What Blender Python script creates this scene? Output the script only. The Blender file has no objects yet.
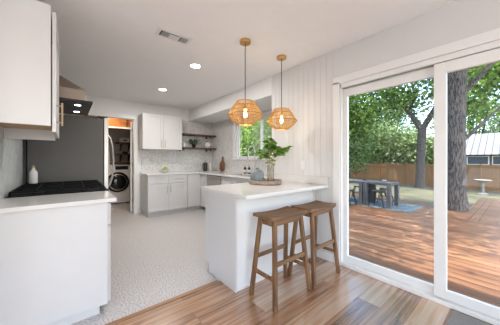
import bpy, bmesh, math, random
import numpy as np
from mathutils import Matrix, Vector
PI = math.pi
S = bpy.context.scene
COL = S.collection
random.seed(4)

# ------------------------------------------------------------------ camera, sky, sun, added uplights, exposure
cam_d = bpy.data.cameras.new('camera'); cam = bpy.data.objects.new('camera', cam_d); COL.objects.link(cam)
cam.location = (0, 0, 1.225)
cam.rotation_euler = (PI/2, 0, -math.radians(39.25))
cam_d.sensor_width = 36; cam_d.lens = 36*221.9/500; cam_d.shift_y = -3.26/500
cam_d.clip_start = 0.03; cam_d.clip_end = 300
S.camera = cam
S.view_settings.view_transform = 'Standard'; S.view_settings.look = 'None'
S.view_settings.gamma = 1; S.view_settings.use_curve_mapping = False
S.view_settings.exposure = 0.18

W = bpy.data.worlds.new('world'); S.world = W; W.use_nodes = True
wn = W.node_tree; wn.nodes.clear()
sky = wn.nodes.new('ShaderNodeTexSky'); sky.sky_type = 'NISHITA'; sky.sun_disc = False
sky.sun_elevation = math.radians(60); sky.sun_rotation = math.radians(200); sky.air_density = 1.0; sky.dust_density = 2.5
bg = wn.nodes.new('ShaderNodeBackground'); bg.inputs[1].default_value = 1.10
wo = wn.nodes.new('ShaderNodeOutputWorld')
wn.links.new(sky.outputs[0], bg.inputs[0]); wn.links.new(bg.outputs[0], wo.inputs[0])

def light(name, kind, loc, energy, color=(1,1,1), rot=None, size=None, size_y=None, angle=None):
    d = bpy.data.lights.new(name, kind); d.energy = energy; d.color = color
    if kind == 'AREA':
        d.shape = 'RECTANGLE' if size_y else 'DISK'; d.size = size
        if size_y: d.size_y = size_y
    if kind == 'POINT': d.shadow_soft_size = size
    if angle: d.angle = angle
    o = bpy.data.objects.new(name, d); COL.objects.link(o); o.location = loc
    if rot: o.rotation_euler = rot
    return o
# sun, high, from the house side; it just clears the eave
sd = Vector((0.22, -0.14, -1.0)).normalized()
light('sun', 'SUN', (0, 0, 20), 12.5, (1.0, 0.93, 0.83), sd.to_track_quat('-Z', 'Y').to_euler(), angle=math.radians(0.6))
# added uplights behind the camera, aimed at the ceiling to brighten the room
light('added_uplight_rear', 'AREA', (0.2, -3.0, 0.8), 78, (0.88, 0.95, 1.0), (PI/2+1.38, 0, 0), 3.6, 1.9)
light('added_uplight_side', 'AREA', (-3.0, -0.6, 0.8), 66, (0.90, 0.95, 1.0), (0, -PI/2-1.38, 0), 1.9, 3.0)
# ------------------------------------------------------------------ materials
MATS = {}
def nodes(name):
    m = bpy.data.materials.new(name); m.use_nodes = True; t = m.node_tree
    return m, t, t.nodes, t.links, t.nodes['Principled BSDF']
def c4(c): return (c[0], c[1], c[2], 1)
def mat(name, col, rough=0.5, metal=0.0, var=0.06, scale=8.0, bump=0.0, bscale=60.0, stretch=(1,1,1), emis=0, ecol=None, col2=None, coat=0, spec=None):
    if name in MATS: return MATS[name]
    m, t, N, L, P = nodes(name)
    tc = N.new('ShaderNodeTexCoord'); mp = N.new('ShaderNodeMapping'); mp.inputs['Scale'].default_value = stretch
    L.new(tc.outputs['Object'], mp.inputs[0])
    nz = N.new('ShaderNodeTexNoise'); nz.inputs['Scale'].default_value = scale; nz.inputs['Detail'].default_value = 5
    L.new(mp.outputs[0], nz.inputs['Vector'])
    r = N.new('ShaderNodeValToRGB')
    r.color_ramp.elements[0].position = .3; r.color_ramp.elements[1].position = .7
    a = col2 if col2 else tuple(x*(1-var) for x in col); b = col if col2 else tuple(min(1, x*(1+var)) for x in col)
    r.color_ramp.elements[0].color = c4(a); r.color_ramp.elements[1].color = c4(b)
    L.new(nz.outputs[0], r.inputs[0]); L.new(r.outputs[0], P.inputs['Base Color'])
    P.inputs['Roughness'].default_value = rough; P.inputs['Metallic'].default_value = metal
    if spec is not None: P.inputs['Specular IOR Level'].default_value = spec
    if coat: P.inputs['Coat Weight'].default_value = coat
    if bump:
        n2 = N.new('ShaderNodeTexNoise'); n2.inputs['Scale'].default_value = bscale; L.new(mp.outputs[0], n2.inputs['Vector'])
        bp = N.new('ShaderNodeBump'); bp.inputs['Strength'].default_value = bump; bp.inputs['Distance'].default_value = .01
        L.new(n2.outputs[0], bp.inputs['Height']); L.new(bp.outputs[0], P.inputs['Normal'])
    if emis:
        P.inputs['Emission Color'].default_value = c4(ecol or col); P.inputs['Emission Strength'].default_value = emis
    MATS[name] = m; return m

def glass_mat(name, tint=(1,1,1), refl=0.5):
    m, t, N, L, P = nodes(name); N.remove(P)
    tr = N.new('ShaderNodeBsdfTransparent'); tr.inputs[0].default_value = c4(tint)
    gl = N.new('ShaderNodeBsdfGlossy'); gl.inputs['Roughness'].default_value = 0.01
    fr = N.new('ShaderNodeFresnel'); fr.inputs[0].default_value = 1.45
    mu = N.new('ShaderNodeMath'); mu.operation = 'MULTIPLY'; mu.inputs[1].default_value = refl
    mx = N.new('ShaderNodeMixShader'); L.new(fr.outputs[0], mu.inputs[0]); L.new(mu.outputs[0], mx.inputs[0])
    L.new(tr.outputs[0], mx.inputs[1]); L.new(gl.outputs[0], mx.inputs[2])
    L.new(mx.outputs[0], N['Material Output'].inputs[0]); return m

def M2(N, L, op, a, b=None):
    n = N.new('ShaderNodeMath'); n.operation = op
    for i, v in enumerate((a, b)):
        if v is None: continue
        if isinstance(v, (int, float)): n.inputs[i].default_value = v
        else: L.new(v, n.inputs[i])
    return n.outputs[0]

def plank_mat(name, cols, length, width, rough, along='X', seam=.35, grain=(1.2, 22, 22), bump=.15):
    m, t, N, L, P = nodes(name)
    tc = N.new('ShaderNodeTexCoord'); mp = N.new('ShaderNodeMapping')
    if along == 'Y': mp.inputs['Rotation'].default_value = (0, 0, PI/2)
    L.new(tc.outputs['Object'], mp.inputs[0])
    br = N.new('ShaderNodeTexBrick'); br.offset = .37; br.inputs['Scale'].default_value = 1
    br.inputs['Brick Width'].default_value = length; br.inputs['Row Height'].default_value = width
    br.inputs['Mortar Size'].default_value = .0016; br.inputs['Mortar Smooth'].default_value = .3
    br.inputs['Color1'].default_value = (0,0,0,1); br.inputs['Color2'].default_value = (1,1,1,1); br.inputs['Mortar'].default_value = (.5,.5,.5,1)
    L.new(mp.outputs[0], br.inputs[0])
    sc = N.new('ShaderNodeVectorMath'); sc.operation = 'MULTIPLY'; sc.inputs[1].default_value = grain; L.new(mp.outputs[0], sc.inputs[0])
    ad = N.new('ShaderNodeVectorMath'); ad.operation = 'ADD'; L.new(sc.outputs[0], ad.inputs[0])
    k = N.new('ShaderNodeVectorMath'); k.operation = 'SCALE'; k.inputs['Scale'].default_value = 13; L.new(br.outputs['Color'], k.inputs[0]); L.new(k.outputs[0], ad.inputs[1])
    nz = N.new('ShaderNodeTexNoise'); nz.inputs['Scale'].default_value = 1; nz.inputs['Detail'].default_value = 6; nz.inputs['Distortion'].default_value = 1.2; L.new(ad.outputs[0], nz.inputs['Vector'])
    v = M2(N, L, 'ADD', M2(N, L, 'MULTIPLY', br.outputs['Color'], .46), M2(N, L, 'MULTIPLY', nz.outputs[0], .95))
    v = M2(N, L, 'SUBTRACT', v, .21)
    r = N.new('ShaderNodeValToRGB'); e = r.color_ramp.elements
    e[0].position = .18; e[1].position = .9; e[0].color = c4(cols[0]); e[1].color = c4(cols[-1])
    for i, cc in enumerate(cols[1:-1]):
        x = e.new(.18 + .72*(i+1)/(len(cols)-1)); x.color = c4(cc)
    L.new(v, r.inputs[0])
    mx = N.new('ShaderNodeMixRGB'); mx.blend_type = 'MULTIPLY'; L.new(M2(N, L, 'MULTIPLY', br.outputs['Fac'], 1-seam), mx.inputs[0])
    L.new(r.outputs[0], mx.inputs[1]); mx.inputs[2].default_value = (.2,.17,.15,1)
    L.new(mx.outputs[0], P.inputs['Base Color']); P.inputs['Roughness'].default_value = rough
    bp = N.new('ShaderNodeBump'); bp.inputs['Strength'].default_value = bump; bp.inputs['Distance'].default_value = .004
    L.new(M2(N, L, 'SUBTRACT', nz.outputs[0], br.outputs['Fac']), bp.inputs['Height']); L.new(bp.outputs[0], P.inputs['Normal'])
    return m

def tile_mat():
    m, t, N, L, P = nodes('patterned floor tile')
    tc = N.new('ShaderNodeTexCoord'); sp = N.new('ShaderNodeSeparateXYZ'); L.new(tc.outputs['Object'], sp.inputs[0])
    T = .30
    lines = []
    for off, fr, ph in ((0.0, .032, 8), (.5, .027, 6)):
        fx = M2(N, L, 'SUBTRACT', M2(N, L, 'FRACT', M2(N, L, 'ADD', M2(N, L, 'DIVIDE', sp.outputs[0], T), off+.03)), .5)
        fy = M2(N, L, 'SUBTRACT', M2(N, L, 'FRACT', M2(N, L, 'ADD', M2(N, L, 'DIVIDE', sp.outputs[1], T), off+.43)), .5)
        rr = M2(N, L, 'SQRT', M2(N, L, 'ADD', M2(N, L, 'MULTIPLY', fx, fx), M2(N, L, 'MULTIPLY', fy, fy)))
        an = M2(N, L, 'ARCTAN2', fy, fx)
        rp = M2(N, L, 'MULTIPLY', rr, M2(N, L, 'ADD', M2(N, L, 'MULTIPLY', M2(N, L, 'COSINE', M2(N, L, 'MULTIPLY', an, ph)), .13), 1))
        w = M2(N, L, 'SINE', M2(N, L, 'MULTIPLY', rp, 2*PI/(fr/T)))
        lines.append((rr, w))
    near = M2(N, L, 'LESS_THAN', lines[0][0], .36)
    sel = N.new('ShaderNodeMixRGB'); L.new(near, sel.inputs[0]); L.new(lines[1][1], sel.inputs[1]); L.new(lines[0][1], sel.inputs[2])
    nz = N.new('ShaderNodeTexNoise'); nz.inputs['Scale'].default_value = 48; L.new(tc.outputs['Object'], nz.inputs[0])
    v = M2(N, L, 'ADD', sel.outputs[0], M2(N, L, 'MULTIPLY', M2(N, L, 'SUBTRACT', nz.outputs[0], .5), 5.0))
    r = N.new('ShaderNodeValToRGB'); r.color_ramp.elements[0].position = .25; r.color_ramp.elements[1].position = .6
    r.color_ramp.elements[0].color = (.56,.535,.525,1); r.color_ramp.elements[1].color = (.385,.37,.365,1)
    L.new(v, r.inputs[0])
    gx = M2(N, L, 'ABSOLUTE', M2(N, L, 'SUBTRACT', M2(N, L, 'FRACT', M2(N, L, 'ADD', M2(N, L, 'DIVIDE', sp.outputs[0], T), .03)), .5))
    gy = M2(N, L, 'ABSOLUTE', M2(N, L, 'SUBTRACT', M2(N, L, 'FRACT', M2(N, L, 'ADD', M2(N, L, 'DIVIDE', sp.outputs[1], T), .43)), .5))
    g = M2(N, L, 'GREATER_THAN', M2(N, L, 'MAXIMUM', gx, gy), .493)
    mx = N.new('ShaderNodeMixRGB'); L.new(g, mx.inputs[0]); L.new(r.outputs[0], mx.inputs[1]); mx.inputs[2].default_value = (.5,.48,.46,1)
    L.new(mx.outputs[0], P.inputs['Base Color']); P.inputs['Roughness'].default_value = .42
    return m

def mosaic_mat(name, a, b, grout, scale, stretch=(1,1,1)):
    m, t, N, L, P = nodes(name)
    tc = N.new('ShaderNodeTexCoord'); mp = N.new('ShaderNodeMapping'); mp.inputs['Scale'].default_value = stretch; L.new(tc.outputs['Object'], mp.inputs[0])
    vo = N.new('ShaderNodeTexVoronoi'); vo.inputs['Scale'].default_value = scale; vo.inputs['Randomness'].default_value = .6; L.new(mp.outputs[0], vo.inputs[0])
    ve = N.new('ShaderNodeTexVoronoi'); ve.feature = 'DISTANCE_TO_EDGE'; ve.inputs['Scale'].default_value = scale; ve.inputs['Randomness'].default_value = .6; L.new(mp.outputs[0], ve.inputs[0])
    sp = N.new('ShaderNodeSeparateColor'); L.new(vo.outputs['Color'], sp.inputs[0])
    nz = N.new('ShaderNodeTexNoise'); nz.inputs['Scale'].default_value = 9; L.new(mp.outputs[0], nz.inputs[0])
    f = M2(N, L, 'ADD', M2(N, L, 'MULTIPLY', sp.outputs[0], .6), M2(N, L, 'MULTIPLY', nz.outputs[0], .5))
    r = N.new('ShaderNodeValToRGB'); r.color_ramp.elements[0].position = .2; r.color_ramp.elements[1].position = .9
    r.color_ramp.elements[0].color = c4(a); r.color_ramp.elements[1].color = c4(b); L.new(f, r.inputs[0])
    mx = N.new('ShaderNodeMixRGB'); L.new(M2(N, L, 'LESS_THAN', ve.outputs[0], .06), mx.inputs[0]); L.new(r.outputs[0], mx.inputs[1]); mx.inputs[2].default_value = c4(grout)
    L.new(mx.outputs[0], P.inputs['Base Color']); P.inputs['Roughness'].default_value = .3
    return m

def leaf_mat(name, cols, trans=.35):
    m, t, N, L, P = nodes(name)
    g = N.new('ShaderNodeNewGeometry'); r = N.new('ShaderNodeValToRGB'); e = r.color_ramp.elements
    e[0].color = c4(cols[0]); e[1].color = c4(cols[-1])
    for i, cc in enumerate(cols[1:-1]):
        x = e.new((i+1)/(len(cols)-1)); x.color = c4(cc)
    L.new(g.outputs['Random Per Island'], r.inputs[0]); L.new(r.outputs[0], P.inputs['Base Color'])
    P.inputs['Roughness'].default_value = .6
    tr = N.new('ShaderNodeBsdfTranslucent'); L.new(r.outputs[0], tr.inputs[0])
    mx = N.new('ShaderNodeMixShader'); mx.inputs[0].default_value = trans
    L.new(P.outputs[0], mx.inputs[1]); L.new(tr.outputs[0], mx.inputs[2]); L.new(mx.outputs[0], N['Material Output'].inputs[0])
    return m

def wood_mat(name, dark, lightc, axis=0, scale=5, rough=.5):
    st = [14, 14, 14]; st[axis] = 1.2
    return mat(name, lightc, rough, scale=scale*.4, stretch=st, col2=dark, bump=.08, bscale=6)

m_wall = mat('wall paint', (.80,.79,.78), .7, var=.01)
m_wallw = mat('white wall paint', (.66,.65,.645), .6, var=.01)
m_ceil = mat('ceiling paint', (.86,.85,.845), .8, var=.01, bump=.05, bscale=150)
m_trim = mat('white trim paint', (.78,.77,.755), .35, var=.01)
m_cab = mat('white cabinet lacquer', (.62,.61,.605), .35, var=.01)
m_quartz = mat('white quartz', (.70,.68,.66), .14, var=.03, scale=5)
m_floor = plank_mat('brown plank floor', [(.09,.038,.016),(.30,.15,.075),(.44,.25,.14),(.50,.35,.24),(.55,.45,.37)], 1.22, .185, .2)
pf = m_floor.node_tree.nodes['Principled BSDF']; pf.inputs['Coat Weight'].default_value = 1; pf.inputs['Coat Roughness'].default_value = .22; pf.inputs['Coat IOR'].default_value = 1.75
m_tile = tile_mat()
m_deck = plank_mat('red brown deck stain', [(.11,.046,.024),(.20,.094,.050),(.265,.135,.072),(.33,.185,.105)], 3.6, .145, .38, along='Y', seam=.1, grain=(1.0, 14, 14), bump=.3)
m_bs = mosaic_mat('pale grey mosaic backsplash', (.50,.485,.47), (.74,.72,.70), (.68,.665,.65), 34)
m_bsl = mosaic_mat('grey green mosaic backsplash', (.40,.43,.42), (.64,.66,.64), (.62,.64,.62), 28, (1, 1, .45))
m_brass = mat('brushed brass', (.60,.36,.14), .32, 1.0, var=.05)
m_brassh = mat('pale brass pull', (.56,.43,.25), .35, 1.0, var=.04)
m_black = mat('matte black metal', (.012,.012,.012), .45, var=.1)
m_iron = mat('black cast iron', (.006,.006,.007), .6, var=.2, spec=.15)
m_bglass = mat('black glass', (.010,.011,.013), .06, var=.02)
m_steel = mat('stainless steel', (.55,.53,.51), .3, 1.0, var=.04, stretch=(1,1,12))
m_steelw = mat('warm stainless hood steel', (.27,.215,.18), .4, .6, var=.03)
m_fridge = mat('dark grey fridge side', (.10,.093,.088), .5, var=.03)
m_fdoor = mat('light steel fridge door', (.52,.50,.48), .3, .8, var=.02)
m_wood = wood_mat('walnut stain shelf', (.035,.02,.012), (.13,.07,.04), 0)
m_stool = wood_mat('brown stool wood', (.085,.038,.014), (.26,.13,.052), 2)
m_stool_s = wood_mat('brown stool seat wood', (.09,.042,.016), (.29,.155,.066), 0)
m_board = wood_mat('brown cutting board wood', (.12,.05,.025), (.26,.12,.06), 2)
m_tray = mat('whitewashed tray wood', (.42,.33,.27), .6, scale=3, stretch=(3,20,20), col2=(.24,.17,.13))
m_ply = wood_mat('orange plywood', (.24,.075,.012), (.52,.20,.045), 0)
m_rawwood = mat('raw cabinet plywood', (.50,.34,.19), .6)
m_white = mat('white ceramic', (.75,.74,.72), .25, var=.02)
m_plastic = mat('white plastic', (.74,.73,.71), .35, var=.01)
m_concrete = mat('dark concrete grey', (.075,.08,.083), .8, var=.15)
m_bark = mat('rough grey brown bark', (.13,.11,.095), .9, scale=7, stretch=(5,5,1), col2=(.012,.010,.009), bump=1.0, bscale=12)
for nd in m_bark.node_tree.nodes:
    if nd.type == 'VALTORGB': nd.color_ramp.elements[0].position = .40; nd.color_ramp.elements[1].position = .60
m_rattan = leaf_mat('honey rattan', [(.64,.42,.13),(.80,.58,.23),(.46,.29,.08)], .45)
m_glass = glass_mat('window glass', (.97,.985,.98), .4)
m_cglass = glass_mat('clear vase glass', (.98,.99,.985), .6)

# ------------------------------------------------------------------ geometry helpers
class B:
    def __init__(s): s.bm = bmesh.new()
    def box(s, x0, x1, y0, y1, z0, z1):
        v = [s.bm.verts.new(p) for p in ((x0,y0,z0),(x1,y0,z0),(x1,y1,z0),(x0,y1,z0),(x0,y0,z1),(x1,y0,z1),(x1,y1,z1),(x0,y1,z1))]
        for f in ((0,3,2,1),(4,5,6,7),(0,1,5,4),(1,2,6,5),(2,3,7,6),(3,0,4,7)): s.bm.faces.new([v[i] for i in f])
        return s
    def prism(s, pts, a0, a1, axis='Z'):
        def P(p, a): return {'Z': (p[0],p[1],a), 'Y': (p[0],a,p[1]), 'X': (a,p[0],p[1])}[axis]
        lo = [s.bm.verts.new(P(p,a0)) for p in pts]; hi = [s.bm.verts.new(P(p,a1)) for p in pts]
        n = len(pts); s.bm.faces.new(lo); s.bm.faces.new(hi)
        for i in range(n): s.bm.faces.new((lo[i], lo[(i+1)%n], hi[(i+1)%n], hi[i]))
        return s
    def loft(s, rings, cap=True):
        R = [[s.bm.verts.new(p) for p in r] for r in rings]
        n = len(R[0])
        for a, b in zip(R, R[1:]):
            for i in range(n): s.bm.faces.new((a[i], a[(i+1)%n], b[(i+1)%n], b[i]))
        if cap: s.bm.faces.new(R[0]); s.bm.faces.new(R[-1])
        return s
    def lathe(s, c, prof, n=24, cap=True):
        return s.loft([[(c[0]+r*math.cos(2*PI*i/n), c[1]+r*math.sin(2*PI*i/n), c[2]+z) for i in range(n)] for r, z in prof], cap)
    def tube(s, pts, r, n=8, cap=True):
        pts = [Vector(p) for p in pts]; rs = r if isinstance(r, (list, tuple)) else [r]*len(pts)
        rings = []; up = None
        for i, p in enumerate(pts):
            d = (pts[min(i+1, len(pts)-1)] - pts[max(i-1, 0)]).normalized()
            if up is None: up = Vector((0,0,1)) if abs(d.z) < .9 else Vector((1,0,0))
            a = d.cross(up).normalized(); b = a.cross(d).normalized(); up = b
            rings.append([p + rs[i]*(a*math.cos(2*PI*k/n) + b*math.sin(2*PI*k/n)) for k in range(n)])
        return s.loft(rings, cap)
    def beam(s, p0, p1, w, d, side=Vector((0,1,0)), w1=None, d1=None):   # rectangular bar
        p0, p1 = Vector(p0), Vector(p1); ax = (p1-p0).normalized(); b = (side - ax*side.dot(ax)).normalized(); a = ax.cross(b)
        rr = []
        for p, ww, dd in ((p0, w, d), (p1, w1 or w, d1 or d)):
            rr.append([p + a*ww/2*i + b*dd/2*j for i, j in ((1,1),(-1,1),(-1,-1),(1,-1))])
        return s.loft(rr)
    def sphere(s, c, r, seg=16, sq=(1,1,1)):
        m = Matrix.Translation(c) @ Matrix.Diagonal((r*sq[0], r*sq[1], r*sq[2], 1))
        bmesh.ops.create_uvsphere(s.bm, u_segments=seg, v_segments=seg//2+2, radius=1, matrix=m); return s
    def xf(s, m): bmesh.ops.transform(s.bm, matrix=m, verts=s.bm.verts); return s
    def build(s, name, m, parent=None, smooth=False, bevel=0, segs=2):
        bmesh.ops.recalc_face_normals(s.bm, faces=s.bm.faces)
        if parent is not None:
            o0 = ORG[parent.name]; bmesh.ops.translate(s.bm, vec=-o0, verts=s.bm.verts)
        me = bpy.data.meshes.new(name); s.bm.to_mesh(me); s.bm.free()
        me.materials.append(m)
        o = bpy.data.objects.new(name, me); COL.objects.link(o)
        if smooth:
            me.polygons.foreach_set('use_smooth', [True]*len(me.polygons))
            try: me.set_sharp_from_angle(angle=math.radians(40))
            except Exception: pass
        if bevel:
            b = o.modifiers.new('bevel', 'BEVEL'); b.width = bevel; b.segments = segs; b.limit_method = 'ANGLE'; b.angle_limit = math.radians(40)
        if parent is not None: o.parent = parent; ORG[o.name] = ORG[parent.name]
        else: ORG[o.name] = Vector((0,0,0))
        return o
ORG = {}
def tag(o, label, cat, group=None, kind=None):
    o['label'] = label; o['category'] = cat
    if group: o['group'] = group
    if kind: o['kind'] = kind
    return o
def thing(name, label, cat, loc=(0,0,0), group=None):
    o = bpy.data.objects.new(name, None); COL.objects.link(o); o.location = loc; o.empty_display_size = .1
    ORG[o.name] = Vector(loc); return tag(o, label, cat, group)
def struct(o, label=None):
    o['kind'] = 'structure'
    if label: o['label'] = label
    return o
def kids(o): return [c for c in bpy.data.objects if c.parent == o]
def dup(root, loc, rz, label, group=None, scale=None):
    ch = {}
    for c in bpy.data.objects:
        if c.parent: ch.setdefault(c.parent.name, []).append(c)
    r = root.copy(); COL.objects.link(r); r.location = loc; r.rotation_euler = (0,0,rz); r['label'] = label
    if scale: r.scale = (scale,)*3
    if group: r['group'] = group
    for c in ch.get(root.name, []):
        k = c.copy(); COL.objects.link(k); k.parent = r
        for g in ch.get(c.name, []):
            q = g.copy(); COL.objects.link(q); q.parent = k
    return r
def solo(b, name, m, label, cat, loc=(0,0,0), group=None, **kw):   # a thing that is one mesh, origin at its base
    bmesh.ops.translate(b.bm, vec=-Vector(loc), verts=b.bm.verts)
    o = b.build(name, m, **kw); o.location = loc; ORG[o.name] = Vector(loc)
    return tag(o, label, cat, group)

# ------------------------------------------------------------------ the room
HC = 2.513; XW = 2.44; XB = 3.124; YB = 5.517; XL = -0.40; HS = 2.225
struct(B().box(-4, XW, -4, 1.924, -.05, 0).build('floor', m_floor))
o = struct(B().box(-.5, 3.3, 1.924, 7.9, -.05, 0).build('floor', m_tile))
struct(B().box(XL-.1, 1.16, 1.905, 1.945, -.002, .006).build('trim_1', wood_mat('oak threshold', (.22,.11,.05), (.42,.25,.14), 0)))
struct(B().box(-4.3, XW+.24, -4.3, YB+.13, HC, HC+.2).build('ceiling', m_ceil))
struct(B().box(XW, XB+.5, 2.45, YB+.13, HS, HC-.001).build('ceiling', mat('soffit paint with window light', (.80,.79,.78), .7, var=.01)))  # paler than the walls: window light put into the soffit colour
# right wall with the glass door opening
OY0, OY1, OZ = -.45, 1.334, 2.10
b = B(); b.box(XW, XW+.14, -4, OY0, 0, HC); b.box(XW, XW+.14, OY1, 2.45, 0, HC); b.box(XW, XW+.14, OY0, OY1, OZ, HC)
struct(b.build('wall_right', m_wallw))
b = B(); y = 1.42
while y < 2.445:                                    # grooved vertical boards beside the door
    b.box(XW-.006, XW-.0005, y, min(y+.084, 2.449), 0, HC-.001); y += .086
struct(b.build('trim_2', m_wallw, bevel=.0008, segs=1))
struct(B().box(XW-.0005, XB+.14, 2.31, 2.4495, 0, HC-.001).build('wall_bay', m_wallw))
# bay wall with the kitchen window
WY0, WY1, WZ0, WZ1 = 2.65, 4.39, 1.25, 2.12
b = B(); b.box(XB, XB+.14, 2.45, WY0, 0, HS); b.box(XB, XB+.14, WY1, YB, 0, HS); b.box(XB, XB+.14, WY0, WY1, 0, WZ0); b.box(XB, XB+.14, WY0, WY1, WZ1, HS)
struct(b.build('wall_window', m_bs))
# back wall with the laundry opening
DX0, DX1, DZ = -.30, 1.135, 2.12
b = B(); b.box(XL-.1, DX0, YB, YB+.12, 0, HC); b.box(DX1, XB+.14, YB, YB+.12, 0, HC); b.box(DX0, DX1, YB, YB+.12, DZ, HC)
struct(b.build('wall_back', m_wall))
struct(B().box(1.29, XB, YB-.008, YB-.0005, .915, 1.447).box(2.13, XB, YB-.008, YB-.0005, 1.447, HS).build('trim_3', m_bs))
struct(B().box(XL-.12, XL, 2.0, YB, 0, HC).build('wall_left', m_bsl))
struct(B().box(-4.12, XL-.001, 1.9, 1.999, 0, HC).build('wall_partition', m_wall))
b = B(); b.box(-4.12, -4, -4, -2.4, 0, HC); b.box(-4.12, -4, .6, 1.9, 0, HC); b.box(-4.12, -4, -2.4, .6, 0, .5); b.box(-4.12, -4, -2.4, .6, 2.4, HC)
struct(b.build('wall_side', m_wall))
b = B(); b.box(-4.12, -2.4, -4.12, -4, 0, HC); b.box(1.2, XW+.14, -4.12, -4, 0, HC); b.box(-2.4, 1.2, -4.12, -4, 0, .5); b.box(-2.4, 1.2, -4.12, -4, 2.4, HC)
struct(b.build('wall_rear', m_wall))
# laundry room shell
m_laund = mat('taupe laundry wall', (.40,.36,.33), .7, var=.02)
b = B(); b.box(XL-.1, 1.95, 7.75, 7.85, 0, 2.5); b.box(1.85, 1.95, YB+.12, 7.75, 0, 2.5); b.box(XL-.1, XL, YB+.12, 7.75, 0, 2.5)
struct(b.build('wall_laundry', m_laund)); struct(B().box(XL-.1, 1.95, YB+.13, 7.85, 2.5, 2.6).build('ceiling', m_laund))
# casings and baseboards
b = B(); b.box(DX1, DX1+.07, YB-.016, YB-.0005, 0, DZ+.09); b.box(DX0-.07, DX1, YB-.016, YB-.0005, DZ, DZ+.09)
struct(b.build('trim_4', m_trim, bevel=.003))
b = B(); b.box(XW-.018, XW-.0005, OY1, OY1+.081, 0, OZ+.02); b.box(XW-.018, XW-.0005, OY0-.081, OY0, 0, OZ+.02); b.box(XW-.018, XW-.0005, OY0-.081, OY1+.081, OZ, OZ+.081)
struct(b.build('trim_5', m_trim, bevel=.003))
b = B(); b.box(XB-.016, XB-.0005, WY1, WY1+.09, WZ0-.03, WZ1+.03); b.box(XB-.016, XB-.0005, WY0-.09, WY0, WZ0-.03, WZ1+.03)
b.box(XB-.016, XB-.0005, WY0-.09, WY1+.09, WZ1, WZ1+.06); b.box(XB-.03, XB-.0005, WY0-.11, WY1+.11, WZ0-.035, WZ0)
struct(b.build('trim_6', m_trim, bevel=.003))
struct(B().box(XW-.026, XW-.012, 1.42, 1.655, 0, .09).build('baseboard_right', m_trim, bevel=.003))
struct(B().box(XW-.014, XW-.0005, -4, OY0-.09, 0, .09).build('baseboard_front', m_trim, bevel=.003))
struct(B().box(DX1+.075, 1.262, YB-.014, YB-.0005, 0, .09).build('baseboard_back', m_trim, bevel=.003))

# sliding glass door
m_vinyl = mat('white vinyl', (.77,.765,.75), .35, var=.01)
b = B(); X0, X1 = XW+.0, XW+.12
b.box(X0, X1, OY1-.012, OY1-.0005, .0, OZ); b.box(X0, X1, OY0+.0005, OY0+.022, 0, OZ); b.box(X0, X1, OY0, OY1, OZ-.05, OZ-.0005); b.box(X0-.01, X1+.02, OY0, OY1, .0005, .0355)
dr = struct(b.build('door_1', m_vinyl, bevel=.002, segs=1))
b = B()
def rectframe(b, x0, x1, y0, y1, z0, z1, s, t, bt):
    b.box(x0,x1,y0,y0+s,z0,z1); b.box(x0,x1,y1-s,y1,z0,z1); b.box(x0,x1,y0+s,y1-s,z1-t,z1); b.box(x0,x1,y0+s,y1-s,z0,z0+bt); return b
fx = rectframe(B(), XW+.055, XW+.092, .405, OY1-.013, .036, OZ-.055, .046, .09, .072).build('fixed_panel', m_vinyl, dr, bevel=.003, segs=1)
B().box(XW+.071, XW+.077, .451, OY1-.059, .108, OZ-.145).build('pane', m_glass, fx)
sl = rectframe(B(), XW+.012, XW+.050, OY0+.023, .482, .046, OZ-.055, .082, .09, .075).build('sliding_panel', m_vinyl, dr, bevel=.003, segs=1)
B().box(XW+.028, XW+.034, OY0+.105, .400, .121, OZ-.145).build('pane', m_glass, sl)
B().box(XW+.093, XW+.10, .42, OY1-.024, .046, .05).box(XW+.02, XW+.026, OY0+.02, OY1-.02, OZ-.0575, OZ-.0545).build('track', mat('dark track gap', (.05,.045,.04), .6), dr)
# kitchen window
w = struct(rectframe(B(), XB+.03, XB+.12, WY0+.0005, WY1-.0005, WZ0+.0005, WZ1-.0005, .022, .025, .02).build('window_1', m_vinyl, bevel=.003, segs=1))
for y0, y1, xo in ((WY0+.023, 3.535, .045), (3.505, WY1-.023, .08)):
    s = rectframe(B(), XB+xo, XB+xo+.03, y0, y1, WZ0+.021, WZ1-.026, .03, .03, .025).build('sash', m_vinyl, w)
    B().box(XB+xo+.012, XB+xo+.017, y0+.03, y1-.03, WZ0+.046, WZ1-.056).build('pane', m_glass, s)
# open laundry door, edge on
d2 = struct(B().box(-.035, 0, 0, .75, .01, 2.09).xf(Matrix.Translation((1.128, YB+.14, 0)) @ Matrix.Rotation(-math.radians(11.5), 4, 'Z')).build('door_2', m_trim, bevel=.002))
for z in (.25, 1.05, 1.85):
    B().box(1.1285, 1.1345, YB+.10, YB+.139, z, z+.09).build('hinge', m_black, d2)

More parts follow.
